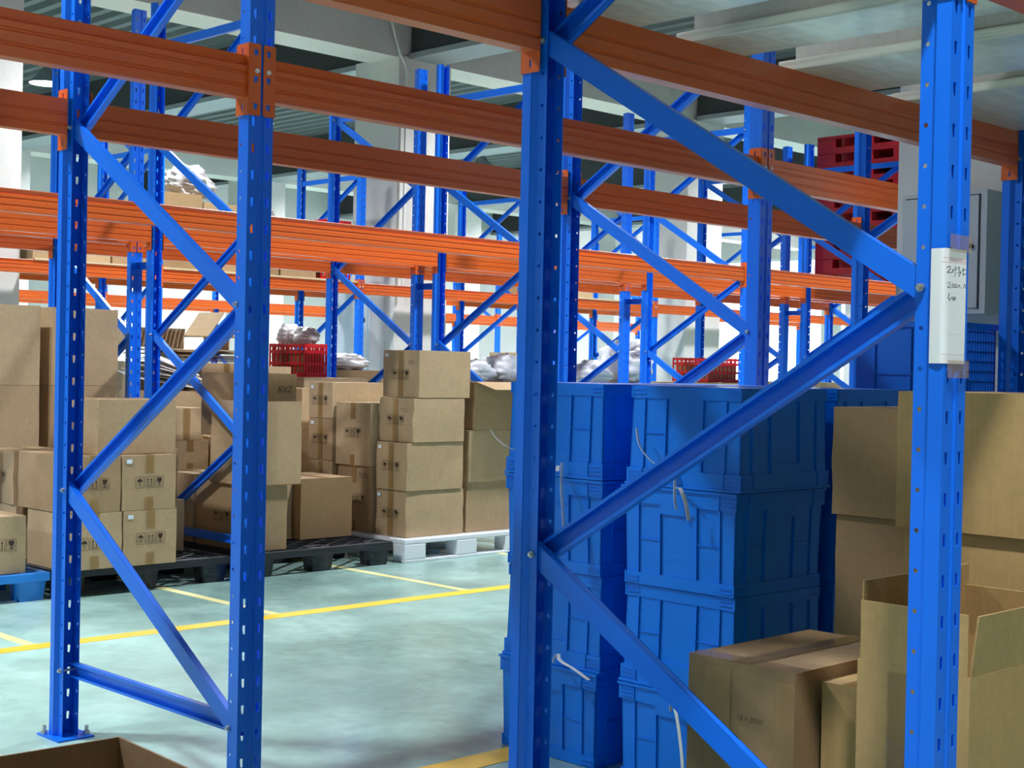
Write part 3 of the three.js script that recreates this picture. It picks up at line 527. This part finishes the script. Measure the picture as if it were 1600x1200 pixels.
// ================================================================ BLUE CRATES (pairs stand mouth to mouth, tied with strap)
const CW = 0.46, CD = 0.44, CH = 0.304;
function makeCrate() {
  const g = thing('plastic_crate', '', 'crate', W(0, 0, 0), 0, 'blue plastic crates');
  const tp = 0.007, t = 0.004;                           // the crate is 7 mm narrower per side at its foot
  const wallZ = (w0, w1, z0, z1) => { const s = new THREE.Shape(); s.moveTo(-w0 / 2, 0); s.lineTo(w0 / 2, 0); s.lineTo(w1 / 2, CH); s.lineTo(-w1 / 2, CH); s.closePath(); const q = new THREE.ExtrudeGeometry(s, { depth: t, bevelEnabled: false }); q.translate(0, 0, -t); q.applyMatrix4(new THREE.Matrix4().makeShear(0, 0, 0, 0, 0, 0)); const p = q.attributes.position; for (let i = 0; i < p.count; i++) p.setZ(i, p.getZ(i) + z0 + (z1 - z0) * p.getY(i) / CH); q.computeVertexNormals(); return q; };
  const body = [];
  const inx = CW - 0.02, inz = CD - 0.02;
  body.push(wallZ(inx - 2 * tp, inx, inz / 2 - tp, inz / 2), wallZ(inx - 2 * tp, inx, inz / 2 - tp, inz / 2).rotateY(Math.PI), wallZ(inz - 2 * tp, inz, inx / 2 - tp, inx / 2).rotateY(Math.PI / 2), wallZ(inz - 2 * tp, inz, inx / 2 - tp, inx / 2).rotateY(-Math.PI / 2), bx(inx - 2 * tp, 0.005, inz - 2 * tp, 0, 0.0025, 0));
  part('shell', merge(body), M.crate, g);
  // each wall carries upright ribs, flat corner bands, a mid rib and a mouth flange; local frame: x along the wall, z outwards
  const faces = [[inx, inz / 2, 0], [inz, inx / 2, -Math.PI / 2], [inx, inz / 2, Math.PI], [inz, inx / 2, Math.PI / 2]];
  for (const [len, dist, turn] of faces) {
    const m4 = new THREE.Matrix4().makeRotationY(turn);
    const put = (name, w, h, d, x, y, lean = true) => {
      const geo = bx(w, h, d); if (lean) geo.rotateX(Math.atan(tp / CH));
      geo.translate(x, y, dist - tp * (1 - y / CH) + d / 2 - 0.002); geo.applyMatrix4(m4); part(name, geo, M.crate, g);
    };
    put('mouth_collar', len + 0.012, 0.05, 0.008, 0, CH - 0.028, false);
    put('mouth_flange', len + 0.018, 0.007, 0.013, 0, CH - 0.005, false);
    put('foot_collar', len - 2 * tp + 0.012, 0.036, 0.006, 0, 0.02, false);
    for (const s of [-1, 1]) {
      put('rib', 0.004, CH - 0.09, 0.007, s * (len / 2 - 0.056), CH / 2 - 0.006); put('rib', 0.004, CH - 0.09, 0.008, s * len * 0.165, CH / 2 - 0.006);
      for (const y of [CH - 0.018, CH - 0.03, CH - 0.042]) put('corner_band', 0.05, 0.003, 0.011, s * (len / 2 - 0.028), y, false);
      for (const y of [0.012, 0.024]) put('corner_band', 0.046, 0.003, 0.009, s * (len / 2 - 0.034), y, false);
      put('collar_rib', 0.003, 0.048, 0.011, s * (len / 2 - 0.056), CH - 0.03, false);
      put('mid_rib', len / 2 - 0.06 - len * 0.165, 0.003, 0.006, s * (len * 0.165 + (len / 2 - 0.06 - len * 0.165) / 2), CH * 0.47);
    }
    put('grip', len * 0.33, 0.03, 0.008, 0, CH - 0.066);
  }
  return g;
}
const crateProto = makeCrate();
const crateStacks = [[3.385, 2.5, 'front stack beside the taped carton'], [3.39, 3.03, 'stack behind the nearest post'], [3.895, 2.5, 'second stack, right behind the front one'], [3.895, 3.03, 'second stack behind the nearest post']];
const tierName = ['at the floor', 'second from the floor', 'third from the floor', 'topmost'];
let firstCrate = true;
crateStacks.forEach(([a, b, l]) => {
  for (let k = 0; k < 4; k++) {
    const inv = k % 2 === 1, jx = rr(-0.006, 0.006), jz = rr(-0.006, 0.006);
    const pos = W(a + CW / 2 + jx, b + CD / 2 + jz, inv ? (k + 1) * CH : k * CH), label = `blue plastic crate ${inv ? 'mouth down' : 'mouth up'}, ${tierName[k]}, ${l}`;
    const c = firstCrate ? crateProto : copyOf(crateProto, pos, 0, label, 'blue plastic crates'); firstCrate = false;
    c.position.copy(pos); c.userData.label = label; if (inv) c.rotation.x = Math.PI;
  }
});
// straps that tie the pairs
function ribbon(pts, w, t = 0.0012) {
  const c = new THREE.CatmullRomCurve3(pts.map(p => W(...p)), false, 'centripetal'), n = 24, s = new THREE.Shape(); s.moveTo(-t / 2, -w / 2); s.lineTo(t / 2, -w / 2); s.lineTo(t / 2, w / 2); s.lineTo(-t / 2, w / 2); s.closePath();
  return new THREE.ExtrudeGeometry(s, { steps: n, extrudePath: c, bevelEnabled: false });
}
function strap(label, tails) { const g = thing('strap', label, 'strap', W(0, 0, 0), 0, 'white tie straps'); tails.forEach((t, i) => part(i ? 'tail' : 'knot_loop', ribbon(t, 0.012), M.strap, g)); return g; }
strap('white strap knotted at the upper seam of the front crate stack', [[[3.383, 2.735, 0.97], [3.37, 2.725, 0.92], [3.365, 2.72, 0.885], [3.368, 2.715, 0.85]], [[3.37, 2.72, 0.915], [3.352, 2.69, 0.915], [3.348, 2.665, 0.875], [3.352, 2.655, 0.825]], [[3.375, 2.74, 0.96], [3.35, 2.79, 0.985], [3.345, 2.84, 1.03], [3.36, 2.87, 1.085]]]);
strap('white strap hanging at the lower seam of the front crate stack', [[[3.383, 2.735, 0.335], [3.365, 2.72, 0.3], [3.362, 2.715, 0.25], [3.366, 2.72, 0.29]], [[3.366, 2.72, 0.3], [3.345, 2.68, 0.25], [3.34, 2.655, 0.15], [3.35, 2.65, 0.03]], [[3.37, 2.73, 0.33], [3.345, 2.79, 0.36], [3.34, 2.83, 0.385], [3.345, 2.875, 0.405]]]);
strap('white strap hanging at the upper seam of the crate stack behind the post', [[[3.383, 3.2, 0.96], [3.36, 3.18, 0.9], [3.345, 3.155, 0.8], [3.345, 3.14, 0.68]], [[3.375, 3.21, 0.95], [3.35, 3.19, 0.935]]]);
strap('white strap sticking out at the lower seam of the crate stack behind the post', [[[3.383, 3.2, 0.345], [3.35, 3.16, 0.335], [3.34, 3.09, 0.32], [3.345, 3.03, 0.295]], [[3.383, 3.21, 0.34], [3.36, 3.2, 0.32]]]);
strap('thin white strap end poking out past the post toward the aisle', [[[3.383, 3.37, 0.985], [3.35, 3.42, 1.0], [3.33, 3.455, 1.03], [3.325, 3.475, 1.055]], [[3.383, 3.36, 0.985], [3.37, 3.35, 0.95]]]);

// ---- perforated blue baskets in front of the column
function makeBasket(label, h0, k) {
  const w = 0.38, d = 0.33, h = 0.3625, g = thing('mesh_basket', label, 'basket', W(4.46 + w / 2, 2.47 + d / 2, h0), 0, 'blue baskets');
  part('floor_panel', bx(w - 0.02, 0.006, d - 0.02, 0, 0.004, 0), M.basket, g);
  part('side', bx(0.005, h - 0.01, d, -w / 2 + 0.003, h / 2, 0), M.basket, g); part('side', bx(0.005, h - 0.01, d, w / 2 - 0.003, h / 2, 0), M.basket, g);
  part('back', bx(w - 0.012, h - 0.01, 0.005, 0, h / 2, -d / 2 + 0.003), M.basket, g);
  for (let i = 0; i <= 18; i++) part('bar', bx(0.005, h - 0.03, 0.006, -w / 2 + 0.01 + (w - 0.02) * i / 18, h / 2, d / 2 - 0.004), M.basket, g);
  for (let i = 0; i <= 9; i++) part('bar', bx(w - 0.012, 0.006, 0.006, 0, 0.02 + (h - 0.05) * i / 9, d / 2 - 0.004), M.basket, g);
  for (const z of [-0.09, 0.05]) part('side_rib', bx(0.008, h - 0.05, 0.005, -w / 2 - 0.002, h / 2, z), M.basket, g);
  part('side_rib', bx(0.008, 0.005, d, -w / 2 - 0.002, h * 0.5, 0), M.basket, g);
  part('rim', merge([bx(w + 0.016, 0.02, 0.014, 0, h - 0.01, d / 2), bx(w + 0.016, 0.02, 0.014, 0, h - 0.01, -d / 2), bx(0.014, 0.02, d, w / 2, h - 0.01, 0), bx(0.014, 0.02, d, -w / 2, h - 0.01, 0)]), M.basket, g);
}
['at the floor', 'second from the floor', 'third from the floor', 'topmost of its stack, under the grey cabinet'].forEach((l, k) => makeBasket(`blue basket with a mesh side, ${l}`, 0.3625 * k, k));

// ================================================================ CABINETS, PAPER NOTE
{
  const c = thing('electrical_cabinet', 'grey metal electrical cabinet on the white column at the right', 'cabinet', W(5.08, 2.78, 1.5));
  part('body', bx(0.14, 0.46, 0.35, 0, 0.23, 0), M.cabinet, c);
  part('door', rbx(0.006, 0.42, 0.30, -0.073, 0.23, -0.005, 0.002), M.cabinet, c);
  part('door_gap', merge([bx(0.003, 0.43, 0.004, -0.0705, 0.23, 0.148), bx(0.003, 0.004, 0.31, -0.0705, 0.442, -0.005)]), M.dark, c);
  part('lock', new THREE.CylinderGeometry(0.009, 0.009, 0.012, 12).rotateZ(Math.PI / 2).translate(-0.08, 0.25, 0.12), M.dark, c);
  const q = thing('wall_cabinet', 'white metal cabinet on the column behind the far racks', 'cabinet', W(10.0, 12.56, 1.15));
  part('body', bx(0.2, 0.95, 0.58, 0, 0.475, 0), M.cabinetWhite, q);
  part('door', rbx(0.008, 0.9, 0.52, -0.103, 0.475, 0, 0.003), M.cabinetWhite, q);
  part('handle', bx(0.02, 0.05, 0.02, -0.115, 0.6, 0.2), M.dark, q);
  part('base_rail', bx(0.21, 0.015, 0.6, 0, -0.008, 0), M.dark, q);
}
{
  const t = canvasTex(256, 768, (x, w, h) => {
    x.fillStyle = '#f0efec'; x.fillRect(0, 0, w, h);
    x.fillStyle = '#dc8a80'; x.fillRect(70, 62, 186, 3); x.fillRect(60, 92, 196, 3); for (let k = 0; k < 9; k++) { x.fillRect(112 + k * 16, 70 + (k % 3) * 2, 11, 4); x.fillRect(114 + k * 16, 77, 3, 9); x.fillRect(112 + k * 16, 83 - (k % 2) * 3, 11, 3); }
    x.fillStyle = '#e0b0a6'; x.fillRect(60, 705, 196, 3); x.fillRect(110, 570, 120, 2);
    const ink = '#3b3a40';
    pen(x, [[[92, 130], [112, 118], [120, 132], [96, 162], [128, 160]], [[134, 138], [152, 158]], [[152, 136], [134, 160]], [[160, 122], [176, 118]], [[158, 136], [182, 130]], [[170, 134], [168, 172], [158, 184]], [[190, 124], [206, 118], [198, 140], [214, 150]], [[192, 160], [216, 150], [200, 182]], [[222, 138], [250, 130]], [[234, 122], [232, 168], [252, 160]]], 5, ink);
    pen(x, [[[96, 236], [112, 224], [122, 236], [100, 262], [128, 260]], [[136, 240], [146, 232], [150, 256], [138, 258], [136, 240]], [[156, 240], [166, 232], [170, 256], [158, 258], [156, 240]], [[176, 240], [186, 234], [190, 256], [178, 258], [176, 240]], [[196, 254], [206, 236], [212, 256]], [[222, 256], [226, 258]], [[236, 256], [248, 228], [254, 256]]], 4, ink);
    pen(x, [[[112, 300], [106, 330], [118, 348], [124, 330]], [[132, 334], [142, 322], [148, 344]], [[154, 322], [156, 346], [164, 322], [172, 344], [176, 318]]], 5, ink);
  });
  // a sheet bent round the corner of the upright
  const f = 1.365 - 0.0345, aL = 2.4505 - 0.0425, g = new THREE.BufferGeometry(), prof = [[aL - 0.0015, f + 0.028, 0], [aL - 0.004, f + 0.008, 0.2], [aL - 0.002, f - 0.001, 0.32], [aL + 0.012, f - 0.003, 0.45], [aL + 0.04, f - 0.003, 0.75], [aL + 0.066, f - 0.006, 1]], pos = [], uv = [], idx = [];
  prof.forEach(([a, b, u]) => { for (const [h, v] of [[1.285, 0], [1.495, 1]]) { const p = W(a, b, h); pos.push(p.x, p.y, p.z); uv.push(u, v); } });
  for (let i = 0; i < prof.length - 1; i++) { const k = i * 2; idx.push(k, k + 2, k + 1, k + 2, k + 3, k + 1); }
  g.setAttribute('position', new THREE.Float32BufferAttribute(pos, 3)); g.setAttribute('uv', new THREE.Float32BufferAttribute(uv, 2)); g.setIndex(idx); g.computeVertexNormals();
  const n = thing('paper_note', 'white paper note with handwriting taped round the near blue post', 'paper note', W(0, 0, 0));
  part('sheet', g, std({ map: t, roughness: 0.7, side: THREE.DoubleSide }), n);
  for (const h of [1.505, 1.275]) part('clear_tape', slab(aL + 0.002, aL + 0.08, f - 0.0085, f - 0.008, h - 0.016, h + 0.016), M.clearTape, n);
}

// ================================================================ RED PALLETS, RED CRATES
function redPallet(k) {
  const w = 0.95, d = 1.04, H = 0.145, g = thing('red_pallet', `red plastic pallet on the upper beams, ${ORD[k]} from the bottom of its stack`, 'pallet', W(12.07 + w / 2, 7.03 + d / 2, BEAM_HI + k * 0.146), 0, 'stacked red pallets');
  part('deck', bx(w, 0.03, d, 0, H - 0.015, 0), M.red, g);
  for (const x of [-w / 2 + 0.06, 0, w / 2 - 0.06]) { for (const z of [-d / 2 + 0.1, 0, d / 2 - 0.1]) part('block', bx(0.12, 0.09, 0.2, x, 0.075, z), M.red, g); part('runner', bx(0.12, 0.03, d, x, 0.015, 0), M.red, g); }
}
for (let k = 0; k < 10; k++) redPallet(k);
function redCrate(label, [a, b, h0, w, d, h], turn = 0) {
  const g = thing('red_crate', label, 'crate', W(a + w / 2, b + d / 2, h0), turn, 'red mesh crates');
  part('floor_panel', bx(w, 0.006, d, 0, 0.003, 0), M.redBright, g);
  for (const s of [-1, 1]) {
    for (let i = 0; i <= 8; i++) { part('bar', bx(0.012, h, 0.01, -w / 2 + w * i / 8, h / 2, s * d / 2), M.redBright, g); part('bar', bx(0.01, h, 0.012, s * w / 2, h / 2, -d / 2 + d * i / 8), M.redBright, g); }
    for (const y of [0.02, h * 0.4, h * 0.75, h - 0.015]) { part('rail', bx(w, 0.022, 0.012, 0, y, s * d / 2), M.redBright, g); part('rail', bx(0.012, 0.022, d, s * w / 2, y, 0), M.redBright, g); }
  }
  part('contents', bx(w - 0.04, h * 0.8, d - 0.04, 0, h * 0.42, 0), M.card[3], g);
}
// ================================================================ GOODS IN THE FAR ROWS
function bagGeo(w, h, d, s) {
  const g = new THREE.SphereGeometry(0.5, 56, 36), p = g.attributes.position;
  for (let i = 0; i < p.count; i++) {
    let x = p.getX(i), y = p.getY(i), z = p.getZ(i); const q = (f, k) => Math.sin(x * f + k * 1.7 + s) * Math.sin(y * f * 1.3 + k + s * 2.1) * Math.sin(z * f * 0.9 + k * 2.3 + s);
    const m = 1 + 0.2 * q(6, 1) + 0.16 * Math.abs(q(13, 2)) + 0.1 * Math.abs(q(27, 3)) + 0.05 * q(45, 4); x *= m; z *= m; y = Math.max(-0.42, y * m); p.setXYZ(i, x * w, (y + 0.42) * h / 0.92, z * d);
  }
  g.computeVertexNormals(); return g;
}
function bag(label, [a, b, h0, w, d, h], mat, s) { const g = thing('goods_bag', label, 'bag', W(a, b, h0), 0, 'bagged goods'); part('body', bagGeo(w, h, d, s), mat, g); return g; }
const support = (label, box) => carton(label, box, { group: 'cartons under the far goods' });
// heap of flattened cardboard and dividers, white sheets
support('wide carton carrying the heap of flattened cardboard, left', [5.2, 9.06, 0, 0.42, 0.5, 1.256]);
support('wide carton carrying the heap of flattened cardboard, right', [6.14, 9.22, 0, 0.28, 0.4, 1.256]);
support('wide carton carrying the heap of flattened cardboard, back', [5.64, 9.32, 0, 0.46, 0.36, 1.256]);
for (let k = 0; k < 9; k++) {
  const w = rr(0.5, 0.75), d = rr(0.35, 0.5), s = solo('flattened_carton', bx(w, 0.008, d), M.card[k % 6], `flattened brown cardboard sheet in the heap, ${ORD[k]} from the bottom`, 'cardboard sheet', W(5.85 + rr(-0.12, 0.12), 9.38 + rr(-0.04, 0.06), 1.264 + k * 0.01), rr(-0.5, 0.5), 'flattened cardboard heap');
}
[[5.98, 9.5, 0.1, 0.9], [6.36, 9.48, 0.1, 0.8]].forEach(([a, b, t, lean], k) => {
  const m = solo('bent_cardboard', merge([bx(0.26, 0.006, 0.3, -0.12, 0.10, 0).rotateZ(0), bx(0.24, 0.006, 0.3).rotateZ(lean).translate(0.08, 0.19, 0), bx(0.006, 0.1, 0.3, -0.22, 0.05, 0)]), M.card[(k + 2) % 6], `bent brown cardboard flap sticking up from the heap, ${ORD[k]} from the left`, 'cardboard flap', W(a, b, 1.352), t, 'bent cardboard flaps');
});
for (let k = 0; k < 12; k++) solo('corrugated_divider', bx(0.006, 0.14, 0.34, 0, 0.07, 0), M.card[k % 5], `upright corrugated divider in the row before the heap, ${['first', 'second', 'third', 'fourth', 'fifth', 'sixth', 'seventh', 'eighth', 'ninth', 'tenth', 'eleventh', 'twelfth'][k]} from the left`, 'divider', W(5.24 + k * 0.034, 9.1 + 0.2, 1.36), 0.12, 'corrugated dividers').rotation.z = -0.25;
for (let k = 0; k < 5; k++) { const s = solo('white_sheet', bx(0.5 - 0.03 * k, 0.006, 0.36), M.sheetWhite, `white foam sheet on the bent-lid carton, ${ORD[k]} from the bottom`, 'sheet', W(5.27 + 0.02 * k, 8.8, 1.13 + 0.03 * k), rr(-0.5, 0.5), 'white foam sheets'); s.rotation.z = -0.12 - 0.05 * k; s.rotation.x = 0.12; }
// red mesh crate and neighbours
support('carton under the red mesh crate behind the slotted post', [6.45, 8.75, 0, 0.6, 0.5, 0.6]);
support('upper carton under the red mesh crate behind the slotted post', [6.45, 8.75, 0.6, 0.6, 0.5, 0.56]);
redCrate('red mesh crate with brown contents left of the middle, behind cartons', [6.47, 8.78, 1.162, 0.2, 0.44, 0.25]);
bag('crumpled white bag lying on the red mesh crate', [6.56, 9.1, 1.412, 0.16, 0.18, 0.15], M.bagWhite, 1.1);
bag('grey cloth bag lying on the red mesh crate', [6.57, 8.9, 1.412, 0.18, 0.18, 0.13], M.bagGrey, 2.6);
carton('pale carton standing before the red mesh crate', [5.84, 8.35, 0.62, 0.2, 0.3, 0.62], { mat: M.card[4] });
carton('plain carton under the pale carton before the red mesh crate', [5.8, 8.35, 0, 0.26, 0.3, 0.62], {});
support('brown carton left of the white cabinet, lower', [7.3, 9.5, 0, 0.5, 0.4, 0.6]);
carton('brown open-looking carton left of the white cabinet', [7.3, 9.5, 0.6, 0.5, 0.4, 0.62], { mat: M.card[5] });
bag('dark grey sack on the brown carton left of the white cabinet', [7.55, 9.7, 1.218, 0.42, 0.3, 0.14], M.bagGrey, 5.5);
carton('carton under the white cabinet behind the carton stacks', [8.0, 10.2, 0, 0.7, 0.4, 1.2], { mat: M.card[2], tape: OV });
// silver bags
support('carton under the silver film bags left of the nearest post', [8.2, 8.8, 0, 0.8, 0.5, 1.12]);
bag('silver film bag left of the nearest post, front', [8.42, 9.05, 1.12, 0.36, 0.36, 0.2], M.film, 3.3);
bag('silver film bag left of the nearest post, beside the dark carton', [8.78, 9.05, 1.12, 0.34, 0.36, 0.26], M.film, 6.1);
carton('small dark carton standing among the silver bags beside the post', [9.05, 9.0, 0, 0.3, 0.3, 1.38], { mat: M.card[3] });
support('carton under the silver film bags right of the nearest post', [9.75, 8.8, 0, 0.9, 0.55, 1.1]);
bag('silver film bag right of the nearest post, low', [9.9, 9.05, 1.1, 0.36, 0.4, 0.24], M.film, 0.4);
bag('heaped silver film bag right of the nearest post, high', [10.46, 9.1, 1.1, 0.46, 0.5, 0.42], M.film, 7.9);
carton('two-tone small carton behind the silver bags', [10.2, 10.3, 0, 0.4, 0.4, 1.42], { mat: M.card[4] });
support('long carton under the red crate right of the white column', [10.95, 8.75, 0, 0.92, 0.55, 1.16]);
redCrate('red mesh crate right of the white column', [11.36, 8.8, 1.162, 0.5, 0.44, 0.24]);
support('long flat carton behind the crates at the right', [12.1, 8.6, 0, 1.4, 0.6, 1.18]);
// goods on the shelf boards of the fifth row
const SH = BEAM_HI + 0.018;
[[5.9, 12.0, 0.42], [6.29, 12.02, 0.4], [6.67, 12.0, 0.45]].forEach(([a, b, h], k) => carton(`carton on the high shelf at the far left, ${ORD[k]} from the left`, [a, b, SH, 0.37, 0.5, h], { group: 'cartons on the far high shelf' }));
[[7.2, 0.72], [7.64, 0.66], [8.1, 0.42], [8.56, 0.4]].forEach(([a, h], k) => carton(`carton on the high shelf above the aisle, ${ORD[k]} from the left`, [a, 12.02, SH, 0.42, 0.5, h], { group: 'cartons on the far high shelf', mat: M.card[k % 2 ? 3 : 5] }));
bag('translucent white sack on top of the high shelf cartons', [7.62, 12.28, SH + 0.72, 0.46, 0.42, 0.3], M.bagGrey, 3.9);
redCrate('dark red crate on the high far shelf left of the cabinet column', [9.08, 12.0, SH, 0.32, 0.5, 0.62]);
bag('yellowish sack on the high far shelf', [8.85, 12.76, SH, 0.26, 0.26, 0.72], M.bagGrey, 8.1);
[[12.2, 12.0, 0.36], [12.75, 12.02, 0.3]].forEach(([a, b, h], k) => carton(`carton on the high far shelf behind the middle, ${ORD[k]} from the left`, [a, b, SH, 0.45, 0.5, h], { group: 'cartons on the far high shelf' }));

renderer.render(scene, camera);
